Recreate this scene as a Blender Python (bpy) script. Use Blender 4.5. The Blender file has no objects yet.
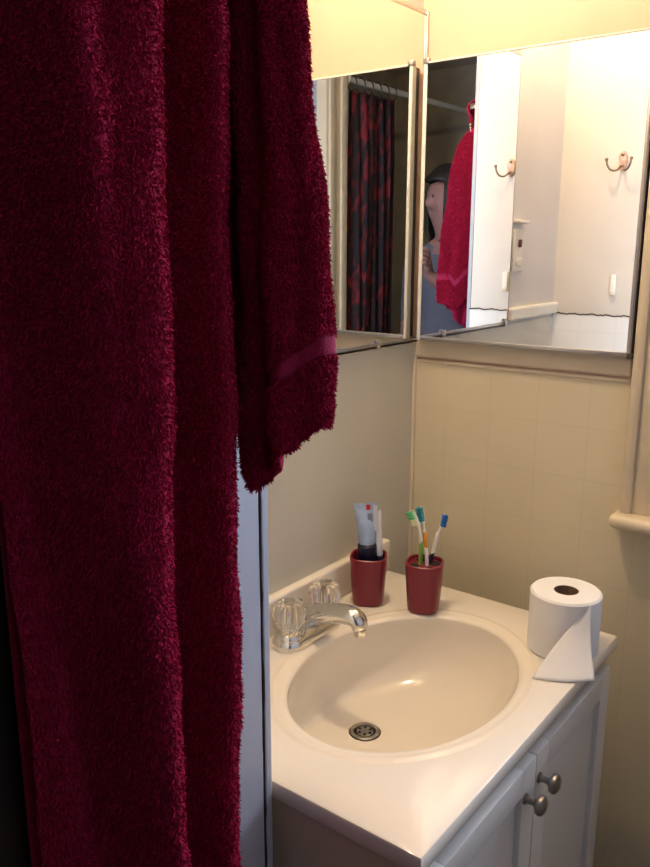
import bpy, bmesh, math, random
import numpy as np
from mathutils import Vector, Matrix
random.seed(7); rng = np.random.default_rng(7)
S = bpy.context.scene; COL = S.collection
PI = math.pi
H = 0.80          # height of the vanity counter

# ------------------------------------------------------------------ helpers
def link(o):
    COL.objects.link(o); return o
def empty(name, loc, label, cat, group=None):
    o = link(bpy.data.objects.new(name, None)); o.location = loc; o.empty_display_size = .02
    o['label'] = label; o['category'] = cat
    if group: o['group'] = group
    return o
def root_of(o):
    m = Vector((0, 0, 0))
    while o:
        m += o.location; o = o.parent
    return m
def obj(name, bm, mat, parent=None, smooth=True, auto=40):
    me = bpy.data.meshes.new(name)
    bmesh.ops.recalc_face_normals(bm, faces=bm.faces)
    bm.to_mesh(me); bm.free()
    return finish(name, me, mat, parent, smooth, auto)
def finish(name, me, mat, parent=None, smooth=True, auto=40):
    o = link(bpy.data.objects.new(name, me))
    for m in (mat if isinstance(mat, (list, tuple)) else [mat]): me.materials.append(m)
    if smooth:
        me.shade_smooth()
        if auto: me.set_sharp_from_angle(angle=math.radians(auto))
    if parent:
        off = root_of(parent)
        me.transform(Matrix.Translation(-off))
        o.parent = parent
    return o
def own(o, label, cat, group=None):
    """put a one-mesh thing's origin at its base"""
    o['label'] = label; o['category'] = cat
    if group: o['group'] = group
    return o
def struct(name, bm, mat, parent=None, smooth=False):
    o = obj(name, bm, mat, parent, smooth)
    if not parent: o['kind'] = 'structure'
    return o
def B(): return bmesh.new()
def box(bm, x0, x1, y0, y1, z0, z1, bev=0, seg=2):
    r = bmesh.ops.create_cube(bm, size=1)
    vs = r['verts']
    for v in vs:
        v.co = Vector(((x0+x1)/2+v.co.x*(x1-x0), (y0+y1)/2+v.co.y*(y1-y0), (z0+z1)/2+v.co.z*(z1-z0)))
    if bev:
        es = list({e for v in vs for e in v.link_edges})
        bmesh.ops.bevel(bm, geom=es, offset=bev, segments=seg, profile=.5, affect='EDGES')
    return bm
def frames(pts):
    pts = [Vector(p) for p in pts]; n = len(pts); T = []
    for i in range(n):
        a = pts[max(i-1, 0)]; b = pts[min(i+1, n-1)]; T.append((b-a).normalized())
    up = Vector((0, 0, 1)) if abs(T[0].z) < .9 else Vector((1, 0, 0))
    N = [(up-T[0]*up.dot(T[0])).normalized()]
    for i in range(1, n):
        v = N[-1]-T[i]*N[-1].dot(T[i]); N.append(v.normalized())
    return pts, T, N
def tube(bm, pts, r, n=14, cap=True, flat=1.0):
    """swept tube; r is a number or a list, flat squashes along the frame normal"""
    pts, T, N = frames(pts); R = r if isinstance(r, (list, tuple)) else [r]*len(pts)
    F = flat if isinstance(flat, (list, tuple)) else [flat]*len(pts)
    rings = []
    for p, t, nn, rr, ff in zip(pts, T, N, R, F):
        b = t.cross(nn)
        rings.append([bm.verts.new(p+(nn*math.cos(2*PI*k/n)*ff+b*math.sin(2*PI*k/n))*rr) for k in range(n)])
    for a, c in zip(rings, rings[1:]):
        for k in range(n): bm.faces.new((a[k], a[(k+1) % n], c[(k+1) % n], c[k]))
    if cap:
        bm.faces.new(rings[0][::-1]); bm.faces.new(rings[-1])
    return bm
def loft(bm, rings, cap0=True, cap1=True, closed=True):
    R = [[bm.verts.new(p) for p in ring] for ring in rings]
    n = len(R[0])
    for a, c in zip(R, R[1:]):
        for k in range(n if closed else n-1): bm.faces.new((a[k], a[(k+1) % n], c[(k+1) % n], c[k]))
    if cap0: bm.faces.new(R[0][::-1])
    if cap1: bm.faces.new(R[-1])
    return R
def lathe(bm, prof, c=(0, 0, 0), n=32, M=None, cap0=False, cap1=False, shape=None):
    """prof: (radius, height) pairs about z; M turns the result; shape(theta) multiplies the radius"""
    rings = []
    for r, z in prof:
        ring = []
        for k in range(n):
            t = 2*PI*k/n; q = r*(shape(t) if shape else 1)
            v = Vector((q*math.cos(t), q*math.sin(t), z))
            if M: v = M @ v
            ring.append(v+Vector(c))
        rings.append(ring)
    return loft(bm, rings, cap0, cap1)
def spline(ctrl, n):
    """Catmull-Rom through control points"""
    P = [np.array(c, float) for c in ctrl]; P = [2*P[0]-P[1]]+P+[2*P[-1]-P[-2]]
    out = []; m = len(P)-3
    for i in range(n):
        u = i/(n-1)*m; k = min(int(u), m-1); t = u-k
        a, b, c, d = P[k:k+4]
        out.append(.5*((2*b)+(-a+c)*t+(2*a-5*b+4*c-d)*t*t+(-a+3*b-3*c+d)*t**3))
    return np.array(out)

# ------------------------------------------------------------------ materials
def mat(name, col, rough=.5, metal=0, spec=.5, noise=0, nscale=8, bump=0, bscale=60, sheen=0, trans=0, ior=1.45, coat=0):
    m = bpy.data.materials.new(name); m.use_nodes = True
    nt = m.node_tree; b = nt.nodes['Principled BSDF']
    b.inputs['Base Color'].default_value = (*col, 1); b.inputs['Roughness'].default_value = rough
    b.inputs['Metallic'].default_value = metal; b.inputs['Specular IOR Level'].default_value = spec
    b.inputs['Transmission Weight'].default_value = trans; b.inputs['IOR'].default_value = ior
    b.inputs['Coat Weight'].default_value = coat
    if sheen:
        b.inputs['Sheen Weight'].default_value = sheen; b.inputs['Sheen Tint'].default_value = (*[min(1, c*3+.1) for c in col], 1)
        b.inputs['Sheen Roughness'].default_value = .4
    tc = nt.nodes.new('ShaderNodeTexCoord')
    if noise:
        n = nt.nodes.new('ShaderNodeTexNoise'); n.inputs['Scale'].default_value = nscale; n.inputs['Detail'].default_value = 5
        nt.links.new(tc.outputs['Object'], n.inputs['Vector'])
        r = nt.nodes.new('ShaderNodeValToRGB')
        r.color_ramp.elements[0].position = .3; r.color_ramp.elements[1].position = .7
        r.color_ramp.elements[0].color = (*[c*(1-noise) for c in col], 1)
        r.color_ramp.elements[1].color = (*[min(1, c*(1+noise*.5)) for c in col], 1)
        nt.links.new(n.outputs['Fac'], r.inputs['Fac']); nt.links.new(r.outputs['Color'], b.inputs['Base Color'])
    if bump:
        n2 = nt.nodes.new('ShaderNodeTexNoise'); n2.inputs['Scale'].default_value = bscale; n2.inputs['Detail'].default_value = 4
        nt.links.new(tc.outputs['Object'], n2.inputs['Vector'])
        bp = nt.nodes.new('ShaderNodeBump'); bp.inputs['Strength'].default_value = bump; bp.inputs['Distance'].default_value = .004
        nt.links.new(n2.outputs['Fac'], bp.inputs['Height']); nt.links.new(bp.outputs['Normal'], b.inputs['Normal'])
    return m
def tile_mat(name, col, axis, lstr=.14, grid=.0945, z0=1.214, o0=.1695):
    """glossy tile board: a faint square grid of scored lines along one horizontal axis and z"""
    m = mat(name, col, rough=.32, spec=.5, noise=.07, nscale=3.5)
    nt = m.node_tree; b = nt.nodes['Principled BSDF']
    tc = nt.nodes.new('ShaderNodeTexCoord'); sx = nt.nodes.new('ShaderNodeSeparateXYZ'); nt.links.new(tc.outputs['Object'], sx.inputs[0])
    def line(sock, off):
        a = nt.nodes.new('ShaderNodeMath'); a.operation = 'ADD'; nt.links.new(sock, a.inputs[0]); a.inputs[1].default_value = off+10*grid
        w = nt.nodes.new('ShaderNodeMath'); w.operation = 'MODULO'; nt.links.new(a.outputs[0], w.inputs[0]); w.inputs[1].default_value = grid
        c = nt.nodes.new('ShaderNodeMath'); c.operation = 'LESS_THAN'; nt.links.new(w.outputs[0], c.inputs[0]); c.inputs[1].default_value = .0022
        return c.outputs[0]
    l1 = line(sx.outputs[axis], -o0 % grid); l2 = line(sx.outputs['Z'], -z0 % grid)
    mx = nt.nodes.new('ShaderNodeMath'); mx.operation = 'MAXIMUM'; nt.links.new(l1, mx.inputs[0]); nt.links.new(l2, mx.inputs[1])
    mix = nt.nodes.new('ShaderNodeMix'); mix.data_type = 'RGBA'
    old = b.inputs['Base Color'].links[0].from_socket
    sc = nt.nodes.new('ShaderNodeMath'); sc.operation = 'MULTIPLY'; nt.links.new(mx.outputs[0], sc.inputs[0]); sc.inputs[1].default_value = lstr
    nt.links.new(sc.outputs[0], mix.inputs['Factor']); nt.links.new(old, mix.inputs['A'])
    mix.inputs['B'].default_value = (*[c*.55 for c in col], 1)
    nt.links.new(mix.outputs['Result'], b.inputs['Base Color'])
    return m
def emis(name, col, st):
    m = bpy.data.materials.new(name); m.use_nodes = True; nt = m.node_tree; nt.nodes.clear()
    e = nt.nodes.new('ShaderNodeEmission'); e.inputs[0].default_value = (*col, 1); e.inputs[1].default_value = st
    o = nt.nodes.new('ShaderNodeOutputMaterial'); nt.links.new(e.outputs[0], o.inputs[0]); return m
def pane_mat():
    m = bpy.data.materials.new('window_glass'); m.use_nodes = True; nt = m.node_tree; nt.nodes.clear()
    t = nt.nodes.new('ShaderNodeBsdfTransparent'); g = nt.nodes.new('ShaderNodeBsdfGlossy'); g.inputs['Roughness'].default_value = .02
    f = nt.nodes.new('ShaderNodeFresnel'); f.inputs[0].default_value = 1.45
    x = nt.nodes.new('ShaderNodeMixShader'); nt.links.new(f.outputs[0], x.inputs[0]); nt.links.new(t.outputs[0], x.inputs[1]); nt.links.new(g.outputs[0], x.inputs[2])
    o = nt.nodes.new('ShaderNodeOutputMaterial'); nt.links.new(x.outputs[0], o.inputs[0]); return m
def curtain_mat():
    m = mat('curtain_print', (.03, .006, .012), rough=.75)
    nt = m.node_tree; b = nt.nodes['Principled BSDF']
    tc = nt.nodes.new('ShaderNodeTexCoord'); mp = nt.nodes.new('ShaderNodeMapping'); mp.inputs['Scale'].default_value = (1, 1, .45)
    nt.links.new(tc.outputs['Object'], mp.inputs[0])
    n = nt.nodes.new('ShaderNodeTexNoise'); n.inputs['Scale'].default_value = 24; n.inputs['Detail'].default_value = 8; n.inputs['Distortion'].default_value = 1.2
    nt.links.new(mp.outputs[0], n.inputs['Vector'])
    r = nt.nodes.new('ShaderNodeValToRGB'); e = r.color_ramp.elements
    e[0].position = .46; e[0].color = (.008, .006, .010, 1); e[1].position = .62; e[1].color = (.17, .008, .018, 1)
    x = r.color_ramp.elements.new(.54); x.color = (.05, .006, .012, 1)
    nt.links.new(n.outputs['Fac'], r.inputs[0]); nt.links.new(r.outputs[0], b.inputs['Base Color'])
    return m

M_cream = mat('cream_gloss_paint', (.74, .49, .36), rough=.30, noise=.06, nscale=5, bump=.12, bscale=25)
M_east = mat('daylight_tinted_white', (.50, .58, .76), rough=.5, noise=.05)  # white wall; the blue daylight falling on it is put into this colour
M_part = mat('warm_white_paint', (.62, .57, .50), rough=.35, noise=.06, nscale=6, bump=.10, bscale=30)
M_offw = mat('off_white_paint', (.64, .61, .59), rough=.38, noise=.06, nscale=6, bump=.10, bscale=30)
M_tileN = tile_mat('tan_tile_board', (.68, .60, .43), 'X')
M_tileW = tile_mat('pale_tile_board', (.60, .57, .48), 'Y', .07)
M_tileP = tile_mat('grey_white_tile_board', (.74, .73, .70), 'X')
M_trim = mat('cream_trim_paint', (.70, .60, .44), rough=.35, noise=.08, nscale=12)
M_whitetrim = mat('white_trim_paint', (.80, .77, .70), rough=.35, noise=.05)
M_post = mat('shaded_white_post_paint', (.37, .38, .44), rough=.4, noise=.05, nscale=9)  # white paint with its shade and bluish window light put into the base colour
M_crack = mat('dark_crack', (.06, .05, .045), rough=.9)
M_crack2 = mat('brown_crack', (.030, .022, .018), rough=.9)
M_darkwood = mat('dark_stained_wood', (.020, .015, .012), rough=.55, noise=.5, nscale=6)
M_dark = mat('dark_olive_wall', (.52, .48, .40), rough=.8, noise=.15)
M_floor = mat('brown_linoleum', (.16, .11, .07), rough=.45, noise=.2, nscale=10)
M_ceil = mat('ceiling_paint', (.72, .68, .60), rough=.8)
M_marble = mat('cultured_marble', (.83, .77, .68), rough=.16, noise=.03, nscale=4, coat=.3)
M_basin = mat('cultured_marble_bowl', (.83, .76, .65), rough=.14, noise=.03, nscale=4, coat=.3)
M_cab = mat('white_cabinet_paint', (.68, .66, .63), rough=.4, noise=.05, nscale=7)
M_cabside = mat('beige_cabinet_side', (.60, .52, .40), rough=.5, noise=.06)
M_chrome = mat('chrome', (.72, .70, .66), rough=.14, metal=1)
M_nickel = mat('brushed_nickel', (.34, .32, .31), rough=.33, metal=1)
M_dull = mat('dull_drain_metal', (.40, .38, .35), rough=.35, metal=1, noise=.3, nscale=60)
M_black = mat('black_hole', (.012, .011, .010), rough=.8)
M_acryl = mat('clear_acrylic', (.95, .93, .88), rough=.04, trans=1, ior=1.45)
M_cup = mat('maroon_ceramic', (.19, .012, .028), rough=.28, spec=.5)
M_paper = mat('white_tissue', (.84, .83, .82), rough=.95, bump=.06, bscale=160)
M_card = mat('brown_cardboard', (.22, .14, .09), rough=.9)
M_mirror = mat('silvered_mirror', (.90, .91, .90), rough=.0, metal=1)
M_alu = mat('aluminium_channel', (.55, .54, .52), rough=.30, metal=1)
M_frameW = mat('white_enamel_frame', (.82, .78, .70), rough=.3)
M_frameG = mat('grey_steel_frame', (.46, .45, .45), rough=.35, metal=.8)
M_cabmetal = mat('dark_cabinet_side', (.10, .09, .085), rough=.5)
M_plate = mat('ivory_plate', (.80, .77, .68), rough=.35)
M_brownslot = mat('red_brown_switch', (.16, .04, .025), rough=.4)
M_hookmetal = mat('antique_hook_metal', (.30, .22, .15), rough=.35, metal=1)
M_porc = mat('pinkish_porcelain', (.62, .42, .34), rough=.25, noise=.35, nscale=90)
M_towel = mat('maroon_terry', (.26, .009, .040), rough=1, spec=.1, noise=.25, nscale=120, bump=.7, bscale=350, sheen=.35)
M_pile = mat('maroon_terry_loops', (.31, .010, .046), rough=1, spec=.05, noise=.22, nscale=90, sheen=.3)
M_band = mat('maroon_woven_band', (.22, .009, .045), rough=.85, spec=.2, bump=.3, bscale=400, sheen=.4)
M_curtain = curtain_mat()
M_rod = mat('white_rod', (.72, .68, .60), rough=.35)
M_ring = mat('dark_curtain_ring', (.03, .025, .03), rough=.4)
M_tubeB = mat('pale_blue_tube', (.36, .47, .68), rough=.3, noise=.25, nscale=35)
M_tubeW = mat('white_tube', (.62, .64, .68), rough=.35)
M_navy = mat('navy_plastic', (.008, .009, .035), rough=.35)
M_redmark = mat('red_print', (.55, .02, .03), rough=.4)
M_greymark = mat('grey_print', (.22, .26, .36), rough=.4)
M_bwhite = mat('white_brush_plastic', (.82, .80, .76), rough=.3)
M_green = mat('lime_rubber', (.24, .50, .08), rough=.4)
M_orange = mat('orange_rubber', (.70, .28, .02), rough=.4)
M_brgreen = mat('green_bristles', (.10, .48, .18), rough=.8)
M_bryellow = mat('pale_yellow_bristles', (.70, .68, .42), rough=.8)
M_brteal = mat('teal_bristles', (.02, .26, .30), rough=.8)
M_brblue = mat('blue_bristles', (.02, .16, .55), rough=.8)
M_skin = mat('skin', (.25, .13, .12), rough=.55, noise=.06)
M_shirt = mat('blue_grey_shirt', (.105, .105, .14), rough=.9, noise=.1, nscale=30)
M_jeans = mat('dark_trousers', (.04, .045, .07), rough=.9, noise=.2, nscale=40)
M_hair = mat('dark_hair', (.012, .009, .008), rough=.6, noise=.5, nscale=80)
M_phone = mat('black_phone', (.012, .012, .013), rough=.2)
M_screen = mat('dark_phone_glass', (.02, .02, .025), rough=.08)
M_bulb = emis('lamp_glow', (1.0, .77, .50), 1.0)

# ------------------------------------------------------------------ the room
CEIL = 2.45; PY = -.750; PX = .270
bm = B(); box(bm, -.12, 2.2, -3.3, .15, -.06, 0); struct('floor', bm, M_floor)
bm = B(); box(bm, -.12, 2.2, -3.3, .15, CEIL, CEIL+.06); struct('ceiling', bm, M_ceil)
# west wall (behind the faucet): painted above, tile board below
WS = 1.270
bm = B(); box(bm, -.12, 0, PY, .12, 0, CEIL); struct('wall_west', bm, M_offw)
bm = B(); box(bm, 0, .004, PY, 0, 0, WS-.02); struct('trim_1', bm, M_tileW)
# cap rail on the west wall between the mirror's end and the partition
bm = B(); box(bm, 0, .016, PY, -.462, 1.258, 1.288, .005); struct('trim_2', bm, M_whitetrim)
# north wall with the window opening beside the cabinet
WX0, WX1, WZ0, WZ1 = .53, 1.12, .985, 2.00
bm = B()
box(bm, -.12, WX0, 0, .12, 0, CEIL); box(bm, WX1, 1.45, 0, .12, 0, CEIL)
box(bm, WX0, WX1, 0, .12, 0, WZ0); box(bm, WX0, WX1, 0, .12, WZ1, CEIL)
struct('wall_north', bm, M_cream)
bm = B(); box(bm, 0, .43, -.004, 0, 0, 1.214); box(bm, .43, 1.35, -.004, 0, 0, .962); struct('trim_3', bm, M_tileN)
bm = B(); box(bm, .002, .428, -.010, 0, 1.218, 1.256, .004); box(bm, .002, .428, -.006, 0, 1.207, 1.213, .002); struct('trim_4', bm, M_trim)
bm = B(); box(bm, 0, .009, -.012, 0, 0, 1.25, .003); struct('trim_5', bm, M_trim)      # cove strip in the corner
# window: casing, stool, sash, pane
bm = B()
box(bm, .432, WX0+.01, -.018, 0, .985, 2.09, .004); box(bm, .432, .450, -.026, 0, .985, 2.09, .004)
box(bm, WX1-.01, WX1+.098, -.018, 0, .985, 2.09, .004)
box(bm, WX0, WX1, -.018, 0, WZ1-.01, 2.09, .004)
box(bm, .490, .496, -.0215, -.015, .985, 2.06, .002)
w = struct('window_1', bm, M_trim, smooth=True)
bm = B(); box(bm, .420, WX1+.12, -.050, .03, .962, .986, .011, 4); obj('window_sill', bm, M_trim, w)
bm = B()
for zc0, zc1, yy in ((WZ0, 1.50, .045), (1.48, WZ1, .075)):
    box(bm, WX0, WX0+.04, yy, yy+.03, zc0, zc1, .003); box(bm, WX1-.04, WX1, yy, yy+.03, zc0, zc1, .003)
    box(bm, WX0+.04, WX1-.04, yy, yy+.03, zc0, zc0+.045, .003); box(bm, WX0+.04, WX1-.04, yy, yy+.03, zc1-.035, zc1, .003)
obj('window_sash', bm, M_whitetrim, w)
bm = B(); box(bm, WX0+.04, WX1-.04, .058, .061, WZ0+.045, 1.465); box(bm, WX0+.04, WX1-.04, .088, .091, 1.525, WZ1-.035)
obj('window_pane', bm, pane_mat(), w)
# short partition at the sink's left end
bm = B(); box(bm, -.12, PX-.012, PY-.10, PY, 0, CEIL); struct('wall_partition', bm, M_part)
bm = B(); box(bm, .004, PX-.012, PY, PY+.004, 0, 1.256); struct('trim_6', bm, M_tileP)
bm = B()                                              # torn edge between paint and board
pts = [(.006+i*.0062, PY+.004, 1.2595+.0012*math.sin(i*.9)+random.uniform(-.0013, .0013)) for i in range(42)]
tube(bm, pts, .0017, 6); struct('trim_7', bm, M_crack)
# the partition's end: a thin corner board, a crack, then the white post
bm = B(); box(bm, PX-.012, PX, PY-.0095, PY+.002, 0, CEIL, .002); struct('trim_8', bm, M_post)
bm = B(); tube(bm, [(PX-.0006, PY-.0112+random.uniform(-.0009, .0009), z_) for z_ in np.linspace(.02, 2.40, 130)], [random.uniform(.0009, .0020) for _ in range(130)], 8); struct('trim_9', bm, M_crack2)
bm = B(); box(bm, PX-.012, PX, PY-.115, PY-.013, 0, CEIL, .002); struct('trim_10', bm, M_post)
# dark panelled wall beyond the post, set back
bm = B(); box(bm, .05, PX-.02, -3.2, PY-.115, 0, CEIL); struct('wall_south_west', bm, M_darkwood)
# the other side: white wall, door casing, dark tub recess, dark end wall
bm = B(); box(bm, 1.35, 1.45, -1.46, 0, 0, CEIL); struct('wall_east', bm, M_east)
bm = B(); box(bm, 1.30, 1.45, -1.59, -1.44, 0, CEIL, .004); box(bm, 1.290, 1.302, -1.575, -1.535, 0, CEIL, .004); box(bm, 1.290, 1.302, -1.49, -1.455, 0, CEIL, .004)
struct('trim_11', bm, M_trim, smooth=True)
bm = B(); box(bm, 2.1, 2.2, -3.2, -1.6, 0, CEIL); box(bm, 1.45, 2.2, -1.59, -1.49, 0, CEIL); struct('wall_recess', bm, M_dark)
bm = B(); box(bm, .05, 2.2, -3.3, -3.2, 0, CEIL); struct('wall_south', bm, M_dark)

# ------------------------------------------------------------------ vanity top with integral bowl
VY0, VY1, VD = -.740, -.105, .472
cx, cy, ax, ay = .256, -.4225, .156, .212
vt = empty('sink_counter', (VD/2, cy, H), 'cream one-piece sink counter with oval bowl on the white cabinet', 'sink')
N = 128
def ell(k, c, a, b, z): t = 2*PI*k/N; return (c[0]+a*math.cos(t), c[1]+b*math.sin(t), z)
dc = (.181, -.4225)
rings = []
for i in range(26):
    s = i/25
    c = (dc[0]+(cx-dc[0])*s**1.1, cy)
    q = math.sin(s*PI/2)**.82
    a = .026+(ax-.026)*q; b = .026+(ay-.026)*q
    z = H-.132+.126*(1-(1-s**2.3))**1.0
    rings.append([ell(k, c, a, b, z) for k in range(N)])
for d, z in [(.012*(1-math.cos(f)), -.006+.006*math.sin(f)) for f in np.linspace(.2, PI/2, 7)]+[(.015, .0002), (.018, .0011), (.021, .0016), (.024, .0011), (.027, .0002), (.030, .0)]:
    rings.append([ell(k, (cx, cy), ax+d, ay+d, H+z) for k in range(N)])
bm = B(); loft(bm, rings, False, False); obj('basin', bm, M_basin, vt, auto=0)
# flat slab from the bowl's lip to the edges
bm = B(); rim = [ell(k, (cx, cy), ax+.030, ay+.030, H) for k in range(N)]
def edge(k, ins, z):
    t = 2*PI*k/N; dx, dy = math.cos(t)*ax, math.sin(t)*ay
    x0, x1, y0, y1 = 0+ins*0, VD-ins, VY0+ins, VY1-ins
    f = min([((x1-cx)/dx) if dx > 1e-9 else 9e9, ((x0-cx)/dx) if dx < -1e-9 else 9e9, ((y1-cy)/dy) if dy > 1e-9 else 9e9, ((y0-cy)/dy) if dy < -1e-9 else 9e9])
    return [cx+dx*f, cy+dy*f, z]
def outline(ins, z):
    ps = [edge(k, ins, z) for k in range(N)]
    for c in ((VD-ins, VY0+ins), (VD-ins, VY1-ins), (0, VY0+ins), (0, VY1-ins)):
        j = min(range(N), key=lambda k: (ps[k][0]-c[0])**2+(ps[k][1]-c[1])**2); ps[j] = [c[0], c[1], z]
    return ps
loft(bm, [rim, outline(.004, H), outline(.0012, H-.0012), outline(0, H-.004), outline(0, H-.022), outline(.002, H-.025), [ell(k, (cx, cy), ax+.04, ay+.025, H-.025) for k in range(N)]], False, False)
obj('slab', bm, M_marble, vt, auto=35)
bm = B(); box(bm, 0, .020, VY0, VY1, H, H+.066, .005, 3); obj('backsplash', bm, M_marble, vt)
dr = B(); lathe(dr, [(.0235, 0), (.0245, .002), (.0225, .0035), (.018, .003), (.0165, .0005), (.0165, -.004)], (dc[0], dc[1], H-.1325), 40)
dr = obj('drain_flange', dr, M_dull, vt)
bm = B(); lathe(bm, [(.0001, .002), (.008, .0022), (.0135, .0012), (.0145, -.001), (.0145, -.006)], (dc[0], dc[1], H-.132), 32); obj('drain_stopper', bm, M_nickel, dr)
bm = B()
for k in range(6):
    t = k*PI/3; c = (dc[0]+.0095*math.cos(t), dc[1]+.0095*math.sin(t), H-.1302)
    lathe(bm, [(.0001, .0006), (.0026, .0005), (.0026, -.001)], c, 12)
obj('strainer_holes', bm, M_black, dr)

# ------------------------------------------------------------------ vanity cabinet
cb = empty('vanity_cabinet', (.23, cy, 0), 'white two-door vanity cabinet with round nickel knobs under the sink counter', 'cabinet')
CF = .452
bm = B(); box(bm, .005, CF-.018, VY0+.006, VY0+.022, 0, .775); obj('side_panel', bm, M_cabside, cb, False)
bm = B(); box(bm, .005, CF-.018, VY1-.022, VY1-.006, 0, .775); obj('side_panel', bm, M_cab, cb, False)
bm = B(); box(bm, .005, .012, VY0+.022, VY1-.022, 0, .60); obj('back_panel', bm, M_cab, cb, False)
bm = B(); box(bm, .012, CF-.018, VY0+.022, VY1-.022, .09, .105); obj('bottom_panel', bm, M_cab, cb, False)
bm = B()
for y0, y1, z0, z1 in ((VY0+.006, VY0+.045, 0, .775), (VY1-.045, VY1-.006, 0, .775), (VY0+.045, VY1-.045, .735, .775), (VY0+.045, VY1-.045, .0, .115), (cy-.02, cy+.02, .115, .735)):
    box(bm, CF-.018, CF, y0, y1, z0, z1, .0008, 1)
obj('face_frame', bm, M_cab, cb)
def door(y0, y1, ky, kz):
    z0, z1, x0, x1, st = .10, .750, CF+.001, CF+.018, .042
    bm = B()
    box(bm, x0, x1, y0, y0+st, z0, z1, .0015); box(bm, x0, x1, y1-st, y1, z0, z1, .0015)
    box(bm, x0, x1, y0+st, y1-st, z1-st, z1, .0015); box(bm, x0, x1, y0+st, y1-st, z0, z0+st, .0015)
    d = obj('door', bm, M_cab, cb)
    bm = B(); box(bm, x0, x1-.009, y0+st-.004, y1-st+.004, z0+st-.004, z1-st+.004); obj('door_panel', bm, M_cab, d, False)
    bm = B(); Mx = Matrix.Rotation(PI/2, 3, 'Y')
    lathe(bm, [(.0001, 0), (.008, 0), (.008, .002), (.0052, .004), (.0046, .012), (.007, .016), (.0130, .019), (.0145, .0225), (.0135, .0265), (.009, .0295), (.0001, .0308)], (x1, ky, kz), 28, Mx)
    obj('knob', bm, M_nickel, d)
door(VY0+.016, cy-.003, -.4590, .702); door(cy, VY1-.016, -.4130, .708)

# ------------------------------------------------------------------ faucet
fx, fy = .060, -.4185
fa = empty('faucet', (fx, fy, H), 'chrome two-handle faucet with clear fluted knobs behind the sink bowl', 'faucet')
def stad(hx, hy, z, n=20):
    r = hx; L = hy-r; out = []
    for k in range(n+1): t = PI*k/n; out.append((fx+r*math.cos(t), fy+L+r*math.sin(t), z))
    for k in range(n+1): t = PI+PI*k/n; out.append((fx+r*math.cos(t), fy-L+r*math.sin(t), z))
    return out
bm = B(); loft(bm, [stad(.0275, .075, H), stad(.0285, .076, H+.004), stad(.0280, .0755, H+.009), stad(.0255, .073, H+.014), stad(.021, .068, H+.019), stad(.014, .061, H+.0215)], True, True)
obj('base_plate', bm, M_chrome, fa, auto=50)
for s in (-1, 1):
    y = fy+s*.0475
    bm = B(); lathe(bm, [(.022, .012), (.0225, .018), (.019, .024), (.012, .027), (.010, .033), (.0001, .033)], (fx, y, H), 32)
    c = obj('handle_collar', bm, M_chrome, fa)
    bm = B(); flu = lambda t: 1.09+.085*math.cos(12*t)
    lathe(bm, [(.0001, .030), (.011, .030), (.0165, .034), (.0215, .044), (.0235, .056), (.0230, .066), (.0195, .0735), (.013, .0765), (.0001, .077)], (fx, y, H), 96, None, shape=flu)
    k = obj('handle_knob', bm, M_acryl, fa, auto=0)
    bm = B(); lathe(bm, [(.0001, .072), (.0085, .072), (.0085, .0785), (.006, .0795), (.0001, .0797)], (fx, y, H), 24); obj('knob_cap', bm, M_chrome, k)
    bm = B(); lathe(bm, [(.0001, .031), (.0055, .031), (.0055, .070), (.0001, .070)], (fx, y, H), 16); obj('valve_stem', bm, M_chrome, k)
bm = B()
sp = spline([(fx-.006, fy, H+.012), (fx+.004, fy, H+.032), (fx+.028, fy, H+.046), (fx+.060, fy, H+.056), (fx+.089, fy, H+.060), (fx+.102, fy, H+.055), (fx+.106, fy, H+.043)], 26)
rad = np.interp(np.linspace(0, 1, 26), [0, .2, .45, .8, .93, 1], [.0255, .0235, .0200, .0165, .0155, .0130]).tolist()
tube(bm, sp, rad, 24, True, .82); sp_o = obj('spout', bm, M_chrome, fa, auto=60)
bm = B(); lathe(bm, [(.0001, .0335), (.0088, .0335), (.0098, .035), (.0098, .046), (.0001, .046)], (fx+.1062, fy, H-.003), 24); obj('aerator', bm, M_chrome, sp_o)
bm = B(); tube(bm, [(fx-.018, fy, H+.014), (fx-.018, fy, H+.052)], .0025, 10); lathe(bm, [(.0001, .050), (.005, .051), (.0055, .056), (.004, .060), (.0001, .061)], (fx-.018, fy, H), 16); obj('pop_up_rod', bm, M_chrome, fa)

# ------------------------------------------------------------------ bathroom cups
def sq(t, n=3.4): return 1/((abs(math.cos(t))**n+abs(math.sin(t))**n)**(1/n))
def cup(base, name, label, rot, r0, r1, h, holder):
    c = empty(name, base, label, 'cup')
    Mr = Matrix.Rotation(rot, 3, 'Z'); bm = B()
    prof = [(.0001, 0), (r0*.86, 0), (r0*.96, .003), (r0, .008), (r0+(r1-r0)*.55, h*.5), (r1, h-.005), (r1, h-.001), (r1-.0015, h), (r1-.0035, h-.0005), (r1-.0045, h-.004)]
    prof += [(r1-.0045, h-.007)] if holder else [(r0+(r1-r0)*.5-.0045, h*.5), (r0-.004, .008), (.0001, .006)]
    lathe(bm, prof, base, 64, Mr, shape=lambda t: 1+.0+.16*(sq(t)-1)/.2)
    obj('body', bm, M_cup, c, auto=35)
    if holder:
        bm = B(); lathe(bm, [(.0001, h-.006), (r1-.0035, h-.006)], base, 64, Mr, shape=lambda t: 1+.16*(sq(t)-1)/.2); obj('cover_plate', bm, M_cup, c)
        bm = B()
        for hx, hy, rr in ((-.016, -.012, .0085), (.012, -.017, .006), (-.010, .017, .0075), (.017, .008, .0105)):
            q = Mr @ Vector((hx, hy, 0)); lathe(bm, [(.0001, h-.0052), (rr, h-.0052), (rr, h-.0058)], (base[0]+q.x, base[1]+q.y, base[2]), 20)
        obj('slot', bm, M_black, c)
    return c
CUP1 = Vector((.0665, -.2505, H)); CUP2 = Vector((.1625, -.2165, H))
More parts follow.
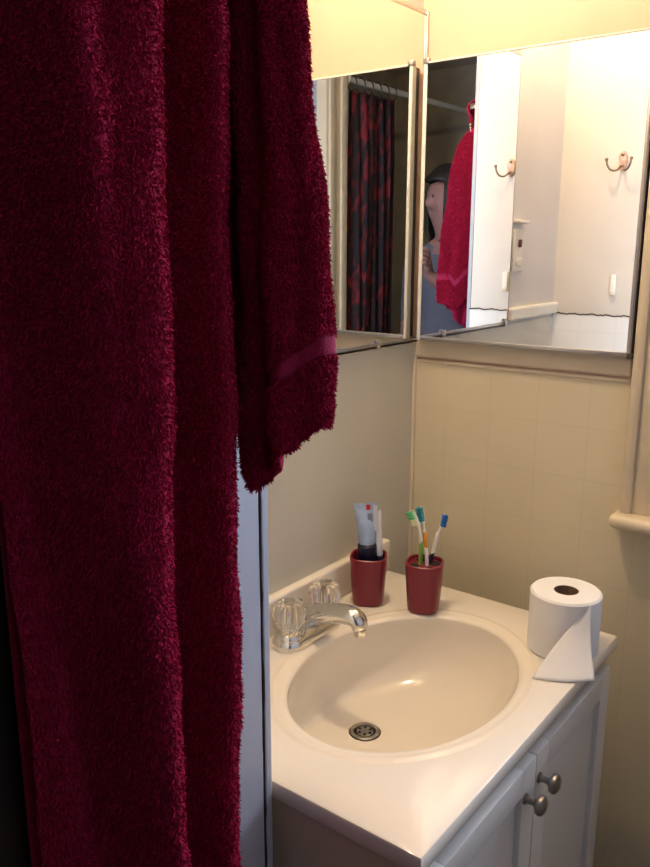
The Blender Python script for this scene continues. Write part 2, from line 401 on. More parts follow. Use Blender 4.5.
cup(CUP1, 'tumbler', 'maroon open tumbler holding the toothpaste beside the backsplash', .5, .0282, .0335, .091, False)
cup(CUP2, 'toothbrush_holder', 'maroon covered cup with three toothbrushes at the back of the counter', .35, .0278, .0330, .091, True)

# ------------------------------------------------------------------ toothpaste tubes
RT = Vector((.7934, .6087, 0)); BK = Vector((-.6087, .7934, 0)); UP = Vector((0, 0, 1))   # across and along the counter's diagonal
def squeeze_tube(name, label, foot, top, w_top, w_mid, body, capm, r_cap, cap_len, shoulder, across):
    t = empty(name, foot, label, 'toothpaste')
    foot, top = Vector(foot), Vector(top); ax_ = (top-foot).normalized(); L = (top-foot).length
    wv = (across-ax_*across.dot(ax_)).normalized(); tv = ax_.cross(wv)
    def ring(d, a, b, n=28): return [foot+ax_*d+wv*a*math.cos(2*PI*k/n)+tv*b*math.sin(2*PI*k/n) for k in range(n)]
    bm = B(); st = cap_len
    loft(bm, [ring(st, r_cap*.8, r_cap*.8), ring(st+shoulder, w_mid, w_mid*.85), ring(st+shoulder+(L-st)*.3, w_mid*1.05, w_mid*.68), ring(st+(L-st)*.7, (w_mid+w_top)/2, w_mid*.32), ring(L-.012, w_top, .0022), ring(L-.0105, w_top, .0009), ring(L, w_top, .0008)])
    b = obj('body', bm, body, t, auto=50)
    bm = B(); loft(bm, [ring(0, r_cap*.92, r_cap*.92), ring(.002, r_cap, r_cap), ring(cap_len-.003, r_cap, r_cap), ring(cap_len, r_cap*.85, r_cap*.85)]); obj('cap', bm, capm, t)
    return t, b, foot, ax_, wv, tv, L
foot = CUP1-RT*.001+UP*.056; top = CUP1-RT*.006+BK*.004+UP*.186
t, b, f, a, wv, tv, L = squeeze_tube('toothpaste_tube', 'pale blue toothpaste tube standing cap down in the tumbler', foot, top,   .0215, .0160, M_tubeB, M_navy, .0172, .056, .006, RT)
def patch(par, name, m, d0, d1, s0, s1, side, off):
    bm = B(); c = [f+a*d+wv*s+tv*side*off for d, s in ((d0, s0), (d0, s1), (d1, s1), (d1, s0))]
    loft(bm, [c, [p+tv*side*.0004 for p in c]]); obj(name, bm, m, par, False)
sd = 1 if tv.dot(-BK) > 0 else -1
patch(b, 'red_mark', M_redmark, L-.0115, L-.002, .000, .0075, sd, .0022)
patch(b, 'printed_block', M_greymark, L-.034, L-.017, .002, .0105, sd, .0062)
patch(b, 'white_stripe', M_tubeW, L-.050, L-.002, .0125, .0195, sd, .0058)
foot2 = CUP1+RT*.021-BK*.004+UP*.070; top2 = CUP1+RT*.0135+BK*.007+UP*.172
squeeze_tube('toothpaste_tube', 'slim white tube leaning behind the pale blue toothpaste tube', foot2, top2, .0080, .0065, M_tubeW, M_navy, .0060, .020, .004, RT)

# ------------------------------------------------------------------ toothbrushes
def brush(label, pts, face, body_m, grip, g0, g1, br1, br2, r=.0032):
    """pts bottom to top; the head is the last part, bristles stand out along face"""
    P = spline(pts, 40); t = empty('toothbrush', tuple(P[0]), label, 'toothbrush', 'toothbrushes in the maroon holder')
    n = len(P); rr = np.interp(np.linspace(0, 1, n), [0, .25, .5, .62, .72, .77, .97, 1], [r*.9, r*1.25, r*1.2, r*.75, r*.75, r*1.55, r*1.5, r*.6]).tolist()
    bm = B(); tube(bm, P, rr, 14, True, .75); obj('handle', bm, body_m, t)
    if grip:
        i0, i1 = int(g0*n), int(g1*n); q = np.linspace(0, 1, i1-i0)
        bm = B(); tube(bm, P[i0:i1], [x*1.18*(.75+.25*math.sin(PI*z)) for x, z in zip(rr[i0:i1], q)], 14, True, .8); obj('grip', bm, grip, t)
    face = Vector(face).normalized(); i0, i1 = int(.76*n), n-1
    def tuft(k0, k1, m):
        bm = B()
        a_, b_ = Vector(P[k0]), Vector(P[k1]); d = (b_-a_); side = d.cross(face).normalized()
        rows = max(2, int(d.length/.0026))
        for i in range(rows):
            for j in (-1, 0, 1):
                c = a_+d*((i+.5)/rows)+side*j*.0030
                l = .0115+.0012*math.sin(i*1.7)
                tube(bm, [c, c+face*l*.6, c+face*l], [.0013, .00135, .0011], 6)
        obj('bristles', bm, m, t)
    mid = (i0+i1)//2
    if br2: tuft(i0, mid, br1); tuft(mid, i1, br2)
    else: tuft(i0, i1, br1)
c2 = CUP2
brush('lime green handled toothbrush with green and yellow bristles, leftmost in the holder',
      [c2-RT*.010+UP*.045, c2-RT*.007+UP*.098, c2-RT*.0085-BK*.004+UP*.135, c2-RT*.013-BK*.003+UP*.158, c2-RT*.0245+BK*.001+UP*.184], -RT*.9-BK*.35-UP*.2, M_bwhite, M_green, .05, .50, M_bryellow, M_brgreen)
brush('white toothbrush with orange grip and teal bristles, middle of the holder',
      [c2+RT*.006-BK*.006+UP*.045, c2+RT*.003-BK*.004+UP*.098, c2-RT*.001+BK*.002+UP*.140, c2-RT*.004+BK*.005+UP*.162, c2-RT*.008+BK*.009+UP*.189], -RT*.65-BK*.7, M_bwhite, M_orange, .34, .58, M_brteal, None)
brush('white toothbrush with blue bristles leaning right in the holder',
      [c2+RT*.006+BK*.002+UP*.045, c2+RT*.0135+BK*.006+UP*.098, c2+RT*.022+BK*.009+UP*.135, c2+RT*.029+BK*.011+UP*.152, c2+RT*.034+BK*.013+UP*.174], RT*.15-BK*.95, M_bwhite, M_navy, .05, .34, M_brblue, None)

# ------------------------------------------------------------------ toilet roll
rc = Vector((.4135, -.2015, H)); RR, RH, RI = .0555, .100, .0195
tr = empty('toilet_paper_roll', rc, 'white toilet paper roll with a loose sheet standing on the counter corner', 'toilet paper')
bm = B(); R = lathe(bm, [(RI, .0005), (RR-.003, 0), (RR, .003), (RR, RH-.003), (RR-.003, RH), (RI, RH-.0005), (RI, .0005)], rc, 72); obj('paper', bm, M_paper, tr)
bm = B(); lathe(bm, [(RI, .001), (RI, RH-.001), (RI-.0012, RH-.0005), (RI-.0012, .001)], rc, 48); obj('cardboard_core', bm, M_card, tr)
# loose end: leaves the roll along a diagonal, its corner flares out over the counter
bm = B(); n, m = 24, 18
F = -BK                                                   # towards the room
def rollpt(th, z, off=.0006): return rc+(RT*math.sin(th)+F*math.cos(th))*(RR+off)+UP*z
th1 = math.radians(32)
grid = []
apex = rollpt(math.radians(24), RH-.003)
low_l, low_r = rc+F*.0990-RT*.0740+UP*.0012, rc+F*.1080+RT*.0180+UP*.0030
for i in range(n+1):
    u = i/n; row = []
    for j in range(m+1):
        w = j/m
        right = apex.lerp(low_r, u); left = apex.lerp(low_l, u)
        p = left.lerp(right, w)
        p = p-F*.012*math.sin(PI*u)*(1-.3*w)-UP*.004*math.sin(PI*u)+F*.006*math.sin(PI*w)*u
        d = p-rc; h = Vector((d.x, d.y, 0)); rr_ = RR+.0008
        if h.length < rr_: p = rc+h.normalized()*rr_+UP*d.z
        row.append(bm.verts.new(p))
    grid.append(row)
for i in range(n):
    for j in range(m): bm.faces.new((grid[i][j], grid[i][j+1], grid[i+1][j+1], grid[i+1][j]))
sh = obj('loose_sheet', bm, M_paper, tr, auto=0)
md = sh.modifiers.new('thickness', 'SOLIDIFY'); md.thickness = .0005; md.offset = 1

# ------------------------------------------------------------------ mirrors
wm = empty('wall_mirror', (0, -.235, 1.254), 'large frameless mirror in metal channels on the wall above the faucet', 'mirror')
bm = B(); box(bm, .0005, .0090, -.457, -.002, 1.2535, 1.843); obj('mirror_glass', bm, M_mirror, wm, False)
bm = B(); box(bm, 0, .0088, -.4595, -.4571, 1.2535, 1.843); obj('mirror_edge', bm, M_crack, wm, False)
bm = B(); box(bm, .0091, .0115, -.459, -.003, 1.2480, 1.2580, .0008); box(bm, .0, .0115, -.459, -.003, 1.2475, 1.2530, .0008); obj('bottom_channel', bm, M_alu, wm)
bm = B(); box(bm, .0091, .0110, -.459, -.003, 1.838, 1.8445, .0008); box(bm, .0, .0110, -.459, -.003, 1.8435, 1.8465, .0008); obj('top_channel', bm, M_alu, wm)
bm = B(); box(bm, .0091, .0125, -.0065, -.0015, 1.2535, 1.8445, .0008); obj('corner_channel', bm, M_alu, wm)
bm = B(); box(bm, .0115, .0140, -.155, -.143, 1.2475, 1.2625, .001); obj('mirror_clip', bm, M_alu, wm)
bm = B(); box(bm, .0115, .0140, -.447, -.435, 1.2475, 1.2650, .001); obj('mirror_clip', bm, M_alu, wm)

X0, X1, Z0, Z1, T = .0205, .4290, 1.2544, 1.7547, .030
mc = empty('medicine_cabinet', ((X0+X1)/2, 0, Z0), 'mirrored medicine cabinet with thin white frame on the wall beside the window', 'medicine cabinet')
bm = B(); box(bm, X0+.003, X1-.001, -(T-.014), -.0005, Z0+.003, Z1-.003, .001); obj('body', bm, M_cabmetal, mc)
fr = .0072
dm = B()
box(dm, X0+fr-.002, X1-fr+.002, -(T-.002), -(T-.008), Z0+fr-.002, Z1-.002); dd = obj('mirror_door', dm, M_mirror, mc, False)
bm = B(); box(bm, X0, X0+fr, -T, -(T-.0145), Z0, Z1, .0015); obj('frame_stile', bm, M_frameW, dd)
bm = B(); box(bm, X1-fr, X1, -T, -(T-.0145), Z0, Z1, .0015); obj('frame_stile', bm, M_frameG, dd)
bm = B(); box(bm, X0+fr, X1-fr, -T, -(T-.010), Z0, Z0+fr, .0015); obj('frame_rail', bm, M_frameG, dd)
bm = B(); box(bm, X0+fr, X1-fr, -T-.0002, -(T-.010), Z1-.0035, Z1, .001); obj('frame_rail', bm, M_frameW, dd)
bm = B(); box(bm, X0-.001, X0+.011, -T-.0015, -(T-.010), Z1-.004, Z1+.006, .0015); obj('corner_clip', bm, M_frameG, dd)
bm = B(); box(bm, X1-.006, X1+.003, -T-.001, -.002, Z0-.003, Z0+.006, .001); obj('hinge', bm, M_crack, dd)

# ------------------------------------------------------------------ hooks, switch, small plate
def robe_hook(px, pz, label):
    y0 = PY
    h = empty('robe_hook', (px, y0, pz), label, 'hook')
    bm = B(); pr = [(0, .0), (.0, .0)]
    ring = lambda s, y: [(px+s*.0110*math.sin(2*PI*k/28)*(1 if math.cos(2*PI*k/28) > 0 else .86), y, pz+s*.024*math.cos(2*PI*k/28)) for k in range(28)]
    loft(bm, [ring(1, y0), ring(1, y0+.004), ring(.9, y0+.0065), ring(.75, y0+.007)]); obj('back_plate', bm, M_porc, h)
    for s in (-1, 1):
        P = spline([(px+s*.003, y0+.006, pz-.010), (px+s*.009, y0+.020, pz-.022), (px+s*.020, y0+.030, pz-.021), (px+s*.027, y0+.034, pz-.010), (px+s*.0295, y0+.035, pz+.003)], 18)
        bm = B(); tube(bm, P, .0025, 10); bmesh.ops.create_uvsphere(bm, u_segments=12, v_segments=8, radius=.0042, matrix=Matrix.Translation(P[-1])); obj('hook_arm', bm, M_hookmetal, h)
    for dz in (.015, -.010):
        bm = B(); bmesh.ops.create_uvsphere(bm, u_segments=12, v_segments=8, radius=.0042, matrix=Matrix.Translation((px, y0+.0068, pz+dz))); obj('screw', bm, M_hookmetal, h)
robe_hook(.155, 1.632, 'double robe hook with ornate back plate on the cream partition')
sw = empty('switch_plate', (0, -.508, 1.376), 'ivory switch plate on the wall past the large mirror', 'switch')
bm = B(); box(bm, 0, .006, -.535, -.478, 1.372, 1.470, .002); obj('plate', bm, M_plate, sw)
bm = B(); box(bm, .006, .012, -.512, -.502, 1.428, 1.446, .002); obj('toggle', bm, M_brownslot, sw)
bm = B(); box(bm, .006, .0105, -.520, -.492, 1.384, 1.404, .002); obj('outlet_face', bm, M_plate, sw)
bm = B(); box(bm, 0, .018, -.535, -.480, 1.482, 1.490, .002); own(obj('wall_ledge', bm, M_whitetrim), 'narrow white ledge just above the ivory switch plate', 'shelf')
bm = B(); box(bm, .148, .163, PY, PY+.008, 1.310, 1.362, .002); pl_ = obj('wall_plate', bm, M_plate); own(pl_, 'small narrow ivory plate low on the cream partition', 'wall plate')
bm = B(); box(bm, .150, .161, PY+.008, PY+.0095, 1.311, 1.319, .001); obj('lip', bm, M_trim, pl_)

# ------------------------------------------------------------------ towels
def sheet(name, G, m, parent, thick=.004):
    """G: rows x cols x 3"""
    bm = B(); V = [[bm.verts.new(p) for p in r] for r in G]
    for a_, c in zip(V, V[1:]):
        for k in range(len(a_)-1): bm.faces.new((a_[k], a_[k+1], c[k+1], c[k]))
    me = bpy.data.meshes.new(name); bm.to_mesh(me); bm.free()
    o = finish(name, me, m, parent, True, 0)
    s = o.modifiers.new('thickness', 'SOLIDIFY'); s.thickness = thick; s.offset = 0
    return o
def pile(G, n, length, width, parent, flip=1, both=False, droop=.8):
    """terry loops: little bent blades standing on the cloth"""
    G = np.asarray(G); du = G[:-1, 1:]-G[:-1, :-1]; dv = G[1:, :-1]-G[:-1, :-1]
    nr = np.cross(du, dv); A = np.linalg.norm(nr, axis=2); nr = nr/np.maximum(A[..., None], 1e-12)*flip
    idx = rng.choice(A.size, n, p=(A/A.sum()).ravel()); i, j = np.unravel_index(idx, A.shape)
    a_, b_ = rng.random(n)[:, None], rng.random(n)[:, None]
    base = G[i, j]+du[i, j]*a_+dv[i, j]*b_; N_ = nr[i, j]
    if both: N_ = N_*np.where(rng.random(n) < .5, 1, -1)[:, None]
    base = base+N_*.0015
    tdir = rng.normal(size=(n, 3))*.55+np.array([0, 0, -droop]); L = length*(.6+.8*rng.random(n))[:, None]
    d1 = N_+tdir*.35; d1 /= np.linalg.norm(d1, axis=1)[:, None]
    d2 = N_*.35+tdir; d2 /= np.linalg.norm(d2, axis=1)[:, None]
    side = np.cross(d1, rng.normal(size=(n, 3))); side /= np.linalg.norm(side, axis=1)[:, None]
    p0 = base; p1 = base+d1*L*.5; p2 = p1+d2*L*.5; w_ = side*width
    V = np.stack([p0-w_, p0+w_, p1-w_*1.1, p1+w_*1.1, p2-w_*.5, p2+w_*.5], 1).reshape(-1, 3)
    k = (np.arange(n)*6)[:, None]
    Fc = np.concatenate([k+np.array([0, 1, 3, 2]), k+np.array([2, 3, 5, 4])], 0)
    me = bpy.data.meshes.new('terry_pile'); me.from_pydata(V.tolist(), [], Fc.tolist()); me.update()
    o = finish('terry_pile', me, M_pile, parent, True, 0); o['kind'] = 'stuff'
    return o

# long bath towel over a bar on the dark wall
BARX, BARZ = .325, 1.815
prof = [(-.846, .288), (-.854, .297), (-.864, .322), (-.874, .337), (-.884, .336), (-.893, .312), (-.904, .288), (-.925, .284), (-.945, .291), (-.957, .320), (-.964, .352), (-.978, .373),
        (-.994, .372), (-1.008, .364), (-1.022, .366), (-1.036, .370), (-1.050, .366), (-1.066, .360)]
NS = 170
pc = spline(prof, NS)
bt = empty('bath_towel', (BARX, -.98, .45), 'long maroon bath towel hanging in deep folds nearest the camera', 'towel')
rows = []
for z in np.linspace(.50, 1.74, 8): rows.append([(.2765+.001*math.sin(60*q[0]), q[0], z) for q in pc])
for th in np.linspace(-PI/2*1.3, PI/2*1.3, 11):
    rows.append([(BARX-.010+.030*math.sin(th), q[0], BARZ-.006+.020*math.cos(th)) for q in pc])
zz = np.linspace(1.79, .50, 150)
for z in zz:
    k = min(1, max(0, (1.80-z)/.17)); k = k*k*(3-2*k)
    r = []
    for q in pc:
        w1 = .0030*math.sin(9*z+31*q[0])+.0022*math.sin(23*z+70*q[0]+1.3)+.0012*math.sin(61*z-120*q[0])
        yy = q[0]+.004*math.sin(5.2*z+14*q[0])*k
        yc = -1.030+.050*(1.62-z)/.65; tq = min(1, max(0, (yc-q[0])/.045)); tq = tq*tq*(3-2*tq)   # the cloth's left part turns back to the wall
        r.append((max(.2845, BARX+.012+(q[1]-BARX-.012+w1-.072*tq)*k), yy, z))
    rows.append(r)
G1 = np.array(rows)
sheet('towel_cloth', G1, M_towel, bt)
pile(G1[19:150], 190000, .0042, .00055, bt, flip=1 if np.cross(G1[60, 61]-G1[60, 60], G1[61, 60]-G1[60, 60])[0] > 0 else -1)
tb = empty('towel_bar', (PX-.02, -1.0, BARZ), 'slim metal bar carrying the long maroon bath towel', 'towel bar')
bm = B(); tube(bm, [(BARX, -.842, BARZ-.003), (BARX, -1.16, BARZ-.003)], .0075, 16); obj('bar', bm, M_chrome, tb)
for yy in (-.8445, -1.15):
    bm = B(); box(bm, PX-.02, BARX+.008, yy-.006, yy+.006, BARZ-.011, BARZ+.005, .002); obj('bracket', bm, M_chrome, tb)

# short towel pinched on a hook at the post
HK = (.306, -.800, 1.742)
st = empty('hand_towel', (.34, -.80, 1.20), 'short maroon hand towel with woven hem band hanging on the post hook', 'towel')
lp = [(.284, -.834), (.2855, -.824), (.289, -.812), (.299, -.814), (.312, -.826), (.323, -.828), (.332, -.817), (.340, -.815), (.352, -.829), (.364, -.830), (.371, -.817), (.378, -.813), (.388, -.806),
      (.386, -.790), (.366, -.785), (.352, -.788), (.338, -.780), (.322, -.776), (.308, -.782), (.296, -.786), (.285, -.792)]
NL = 150
loop = spline(lp, NL)
def zbot(x, y):
    a_ = (x-.284)/.10
    back = min(1, max(0, (y+.812)/.02)); back = back*back*(3-2*back)
    return 1.200+.16*max(0, .38-a_)+.105*max(0, a_-.38)+.045*back*min(1, max(0, (1.0-a_)*2.5))
rows = []; NR = 130
for i in range(NR):
    s = i/(NR-1); r = []
    for q in loop:
        zb = zbot(q[0], q[1]); z = HK[2]+.004-(HK[2]+.004-zb)*s
        k = np.interp(z, [1.2, 1.34, 1.48, 1.64, 1.70, 1.735, 1.75], [1, .985, .91, .68, .49, .22, .08])
        w1 = .0022*math.sin(17*z+90*q[0])+.0012*math.sin(44*z-150*q[1])
        x = HK[0]-.010+(q[0]-HK[0]+.010)*k+w1*k; y = HK[1]+(q[1]-HK[1])*k*(1 if k > .6 else k/.6*.4+.6)+w1*k
        if s > .94: x += .002*math.sin((s-.94)*50)
        r.append((max(x, .2825), y, z))
    rows.append(r)
G2 = np.array(rows)
BAND = slice(106, 112)
sheet('towel_cloth', G2, M_towel, st, .0035)
nrm = []
bandG = G2[BAND].copy(); ctr = G2[BAND].mean(axis=1, keepdims=True); dirv = bandG-ctr; dirv /= np.linalg.norm(dirv, axis=2, keepdims=True)
sheet('hem_band', bandG+dirv*.0022, M_band, st, .002)
fl = 1 if np.dot(np.cross(G2[60, 41]-G2[60, 40], G2[61, 40]-G2[60, 40]), np.array([.3, -1, 0])) > 0 else -1
pile(G2[3:107], 84000, .0040, .00055, st, flip=fl)
pile(G2[111:], 28000, .0046, .00055, st, flip=fl)
hk = empty('towel_hook', (PX, -.80, 1.74), 'dark metal hook on the white post holding the hand towel', 'hook')
bm = B(); box(bm, PX, PX+.004, -.809, -.791, 1.700, 1.755, .0015); obj('back_plate', bm, M_hookmetal, hk)
bm = B(); P = spline([(PX+.003, -.80, 1.735), (PX+.020, -.80, 1.728), (PX+.034, -.80, 1.736), (PX+.038, -.80, 1.756)], 14); tube(bm, P, .0036, 10)
bmesh.ops.create_uvsphere(bm, u_segments=12, v_segments=8, radius=.006, matrix=Matrix.Translation(P[-1])); obj('hook_arm', bm, M_hookmetal, hk)
bm = B(); lathe(bm, [(.0001, .004), (.003, .0035), (.0042, .0015), (.0042, 0)], (PX, -.8235, 1.232), 14, Matrix.Rotation(PI/2, 3, 'Y')); own(obj('wall_screw', bm, M_crack), 'small dark screw head in the white post below the hand towel', 'screw')

# ------------------------------------------------------------------ shower curtain
RX, RZ = 1.32, 2.108
rod = empty('shower_rod', (RX, -2.4, RZ), 'white shower curtain rod across the dark tub recess', 'curtain rod')
bm = B(); tube(bm, [(RX, -1.592, RZ), (RX, -3.195, RZ)], .013, 20); obj('rod', bm, M_rod, rod)
for yy in (-1.5935, -3.1925):
    bm = B(); lathe(bm, [(.0001, -.003), (.030, -.003), (.030, .0), (.020, .003), (.0001, .003)], (RX, yy, RZ), 24, Matrix.Rotation(PI/2, 3, 'X')); obj('flange', bm, M_rod, rod)
sc = empty('shower_curtain', (RX, -1.8, .25), 'black and dark red patterned shower curtain bunched on the rod', 'curtain')
nb = 200; rows = []
for z in np.linspace(RZ-.045, .25, 50):
    r = []
    for i in range(nb):
        u = i/(nb-1); y = -1.632-.335*u
        am = .026*(.55+.45*min(1, (RZ-z)/.3))
        r.append((RX+am*math.sin(u*2*PI*7+.3*math.sin(3*z))+.008*math.sin(u*31+2*z), y+.006*math.sin(u*40), z))
    rows.append(r)
sheet('curtain_cloth', np.array(rows), M_curtain, sc, .0015)
for i in range(6):
    y = -1.645-.31*i/5
    bm = B(); tube(bm, [(RX+.024*math.cos(t), y+.003*math.sin(t), RZ-.012+.030*math.sin(t)) for t in np.linspace(0, 2*PI, 25)], .0028, 8, False); obj('curtain_ring', bm, M_ring, sc)

# ------------------------------------------------------------------ vanity light above the large mirror (out of frame)
LB = Vector((.120, -.43, 2.13))
vl = empty('vanity_light', (0, LB.y, LB.z), 'wall lamp with a bare warm bulb above the large mirror', 'lamp')
bm = B(); lathe(bm, [(.0001, 0), (.055, 0), (.055, .010), (.045, .020), (.0001, .022)], (0, LB.y, LB.z), 32, Matrix.Rotation(PI/2, 3, 'Y')); obj('wall_plate', bm, M_chrome, vl)
bm = B(); lathe(bm, [(.016, .020), (.020, .03), (.022, .075), (.0001, .078)], (0, LB.y, LB.z), 24, Matrix.Rotation(PI/2, 3, 'Y')); obj('socket', bm, M_frameW, vl)
bm = B(); lathe(bm, [(.0001, -.040), (.016, -.036), (.030, -.024), (.036, -.004), (.032, .016), (.020, .034), (.013, .046), (.0001, .047)][::-1], LB, 32, Matrix.Rotation(-PI/2, 3, 'Y')); obj('bulb', bm, M_bulb, vl)
M_bulb.node_tree.nodes['Emission'].inputs[1].default_value = 320

# ------------------------------------------------------------------ the person taking the picture (seen only in the mirrors)
C = Vector((.8356, -1.3827, 1.4349))
rt_, fw_ = Vector((.7934, .6087, 0)), Vector((-.6087, .7934, 0))
Fd = (rt_*.62+fw_*.78).normalized(); Rd = Vector((Fd.y, -Fd.x, 0))     # facing, own right
P0 = C-rt_*.180-fw_*.31; P0.z = 0
def W(r, f, z): return P0+Rd*r+Fd*f+Vector((0, 0, z))
pv, pe, pr_, pm = [], [], [], []
def nd(p, r, par=None, m=0):
    pv.append(p); pr_.append(r); pm.append(m)
    if par is not None: pe.append((par, len(pv)-1))
    return len(pv)-1
pel = nd(W(0, 0, .96), .135, None, 1)
w1 = nd(W(0, .0, 1.10), .125, pel, 2); ch = nd(W(0, -.005, 1.26), .135, w1, 2); sh_ = nd(W(0, -.01, 1.385), .095, ch, 2)
nk = nd(W(.005, .0, 1.465), .050, sh_, 0); hd = nd(W(.008, .025, 1.545), .066, nk, 0); h2 = nd(W(.008, .012, 1.625), .088, hd, 0); h3 = nd(W(.008, .0, 1.69), .070, h2, 0)
Hf = (rt_*.96+fw_*.28).normalized(); Hr = Vector((Hf.y, -Hf.x, 0)); HC = W(.008, .0, 0)
ns = nd(HC+Hf*.108+Vector((0, 0, 1.592)), .012, h2, 0)
PHc = C-fw_*.022-Vector((0, 0, .040))
for s in (-1, 1):
    hp = nd(W(s*.09, 0, .90), .095, pel, 1); kn = nd(W(s*.10, .01, .50), .062, hp, 1); an = nd(W(s*.105, -.02, .09), .042, kn, 1); ft = nd(W(s*.115, .12, .035), .034, an, 1)
    s1 = nd(W(s*.165, -.005, 1.385), .062, sh_, 2)
    if s > 0:                                         # right arm hangs down
        el = nd(W(.195, -.02, 1.10), .045, s1, 2); wr = nd(W(.190, .03, .86), .027, el, 0); pal = nd(W(.188, .045, .80), .024, wr, 0)
        for i in range(4):
            k0 = nd(W(.192-.004*i, .060-.018*i, .765), .010, pal, 0); k1 = nd(W(.186-.004*i, .064-.018*i, .735), .0085, k0, 0); k2 = nd(W(.176-.004*i, .064-.018*i, .712+.004*i), .0075, k1, 0)
        t0 = nd(W(.176, .072, .785), .011, pal, 0); t1 = nd(W(.168, .080, .755), .009, t0, 0)
        continue
    el = nd(W(s*.215, .075, 1.155), .045, s1, 2)
    wr0 = PHc-rt_*.064-fw_*.045-Vector((0, 0, .075))
    mid_ = (pv[el]*.45+wr0*.55)
    fa_ = nd(mid_, .038, el, 0); wr = nd(wr0, .026, fa_, 0)
    pal = nd(PHc-rt_*.056-fw_*.026-Vector((0, 0, .030)), .021, wr, 0)
    for i, (dz, ln) in enumerate(((.030, .95), (.012, 1.05), (-.006, 1.0), (-.024, .82))):
        k0 = nd(PHc-rt_*.058-fw_*.008+Vector((0, 0, dz-.018)), .010, pal, 0)
        k1 = nd(PHc-rt_*.050+fw_*.012*ln+Vector((0, 0, dz-.006)), .0085, k0, 0) if False else nd(PHc-rt_*.052+fw_*.004+Vector((0, 0, dz-.010)), .0085, k0, 0)
        k2 = nd(PHc-rt_*(.052-.020*ln)+fw_*.0105+Vector((0, 0, dz-.004)), .0075, k1, 0)
    t0 = nd(PHc-rt_*.044-fw_*.030+Vector((0, 0, -.012)), .0105, pal, 0); t1 = nd(PHc-rt_*.030-fw_*.024+Vector((0, 0, .010)), .0090, t0, 0)
pe_root = empty('person', P0, 'person in a blue-grey top with dark hair photographing the sink, reflected at the mirror corner', 'person')
me = bpy.data.meshes.new('body'); me.from_pydata([tuple(p) for p in pv], pe, []); me.update()
body = link(bpy.data.objects.new('body', me)); body.modifiers.new('skin', 'SKIN').use_smooth_shade = True
for i, sv in enumerate(me.skin_vertices[0].data):
    sv.radius = (pr_[i], pr_[i]*(.72 if i in (pel, w1, ch, sh_) else 1)); sv.use_root = (i == pel)
sb = body.modifiers.new('sub', 'SUBSURF'); sb.levels = 2; sb.render_levels = 2
dg = bpy.context.evaluated_depsgraph_get(); nm = bpy.data.meshes.new_from_object(body.evaluated_get(dg)); bpy.data.objects.remove(body)
pa = np.array([tuple(p) for p in pv]); seg = [(np.array(pv[a_]), np.array(pv[b_]), pm[b_]) for a_, b_ in pe]
for m_ in (M_skin, M_jeans, M_shirt): nm.materials.append(m_)
for f_ in nm.polygons:
    c = np.array(f_.center); best = (9, 0)
    for a_, b_, mm in seg:
        d = b_-a_; t_ = min(1, max(0, np.dot(c-a_, d)/np.dot(d, d))); q = np.linalg.norm(c-a_-d*t_)
        if q < best[0]: best = (q, mm)
    f_.material_index = best[1]
nm.shade_smooth()
bo = link(bpy.data.objects.new('body', nm)); nm.transform(Matrix.Translation(-P0)); bo.parent = pe_root
bm = B(); hc = W(.008, -.008, 1.628)
bmesh.ops.create_uvsphere(bm, u_segments=40, v_segments=26, radius=1)
kill = []
for v in bm.verts:
    r_, f2, u2 = v.co.x, v.co.y, v.co.z
    k = 1+.05*math.sin(9*r_+3*f2)*math.cos(7*u2)
    dn = .205 if u2 < 0 else .118                     # hair falls below the jaw at the sides and back
    wd_ = 1 if u2 > -.2 else 1+.10*(-u2-.2)
    rad2 = math.sqrt(max(1e-6, 1-u2*u2)) if u2 > 0 else math.sqrt(max(1e-6, 1-u2**6))
    q = math.sqrt(max(1e-9, r_*r_+f2*f2)); r_, f2 = r_/q*rad2, f2/q*rad2
    v.co = hc+Hr*r_*.100*k*wd_+Hf*f2*.112*k+Vector((0, 0, u2*dn*k))
    if f2 > .62 and u2 < .45: kill.append(v)
    elif u2 < -.96: kill.append(v)
bmesh.ops.delete(bm, geom=kill, context='VERTS')
ho = obj('hair', bm, M_hair, pe_root, auto=0); ho.modifiers.new('t', 'SOLIDIFY').thickness = -.010
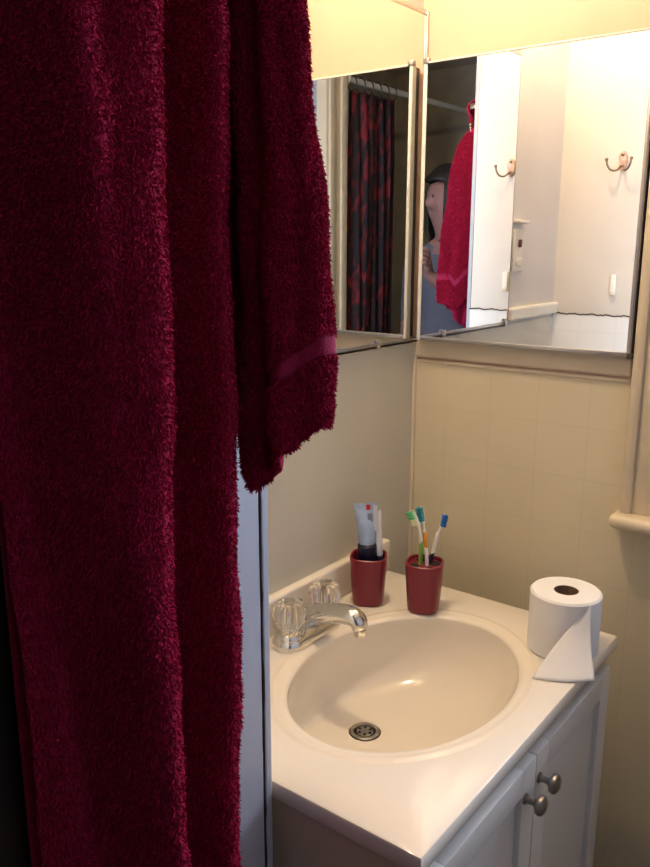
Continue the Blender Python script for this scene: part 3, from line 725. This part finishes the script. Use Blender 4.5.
for s in (-1, 1):
    bm = B(); bmesh.ops.create_uvsphere(bm, u_segments=14, v_segments=10, radius=.0075, matrix=Matrix.Translation(HC+Hr*s*.031+Hf*.083+Vector((0, 0, 1.625)))); obj('eye', bm, M_hair, pe_root)
ph = empty('phone', PHc, 'dark phone held up at the mirror corner by the person', 'phone')
def pbox(name, m, hr, hf, hz, df=0, par=None, bev=.003):
    bm = B(); box(bm, -hr, hr, -hf, hf, -hz, hz, bev, 3)
    for v in bm.verts: v.co = PHc+Rd*v.co.x+Fd*(v.co.y+df)+Vector((0, 0, v.co.z))
    return obj(name, bm, m, par)
Fd, Rd = fw_, rt_
pbox('case', M_phone, .0295, .004, .0618, 0, ph); pbox('screen', M_screen, .0265, .0004, .047, -.0043, ph, 0)

# ------------------------------------------------------------------ daylight and camera
wd = bpy.data.worlds.new('daylight'); S.world = wd; wd.use_nodes = True
wd.node_tree.nodes['Background'].inputs[0].default_value = (.62, .74, 1, 1); wd.node_tree.nodes['Background'].inputs[1].default_value = 1.0
al = bpy.data.lights.new('window_daylight', 'AREA'); al.shape = 'RECTANGLE'; al.size = .56; al.size_y = .98; al.energy = 27; al.color = (.70, .81, 1)
ao = link(bpy.data.objects.new('window_daylight', al)); ao.location = ((WX0+WX1)/2, .20, (WZ0+WZ1)/2); ao.rotation_euler = (-PI/2, 0, 0)

cam = bpy.data.cameras.new('camera'); co = link(bpy.data.objects.new('camera', cam)); S.camera = co
co.location = C; co.rotation_mode = 'XYZ'
yaw, pitch, roll = .6545, .2304, .0015
co.matrix_world = Matrix.Translation(C) @ Matrix.Rotation(yaw, 4, 'Z') @ Matrix.Rotation(PI/2-pitch, 4, 'X') @ Matrix.Rotation(roll, 4, 'Z')
cam.sensor_fit = 'AUTO'; cam.sensor_width = 36; cam.lens = 807.79/867*36; cam.clip_start = .01
S.view_settings.view_transform = 'Standard'; S.view_settings.look = 'None'; S.view_settings.gamma = 1; S.view_settings.exposure = .22
S.view_settings.use_curve_mapping = False
S.cycles.max_bounces = 16; S.cycles.glossy_bounces = 10; S.cycles.transmission_bounces = 10
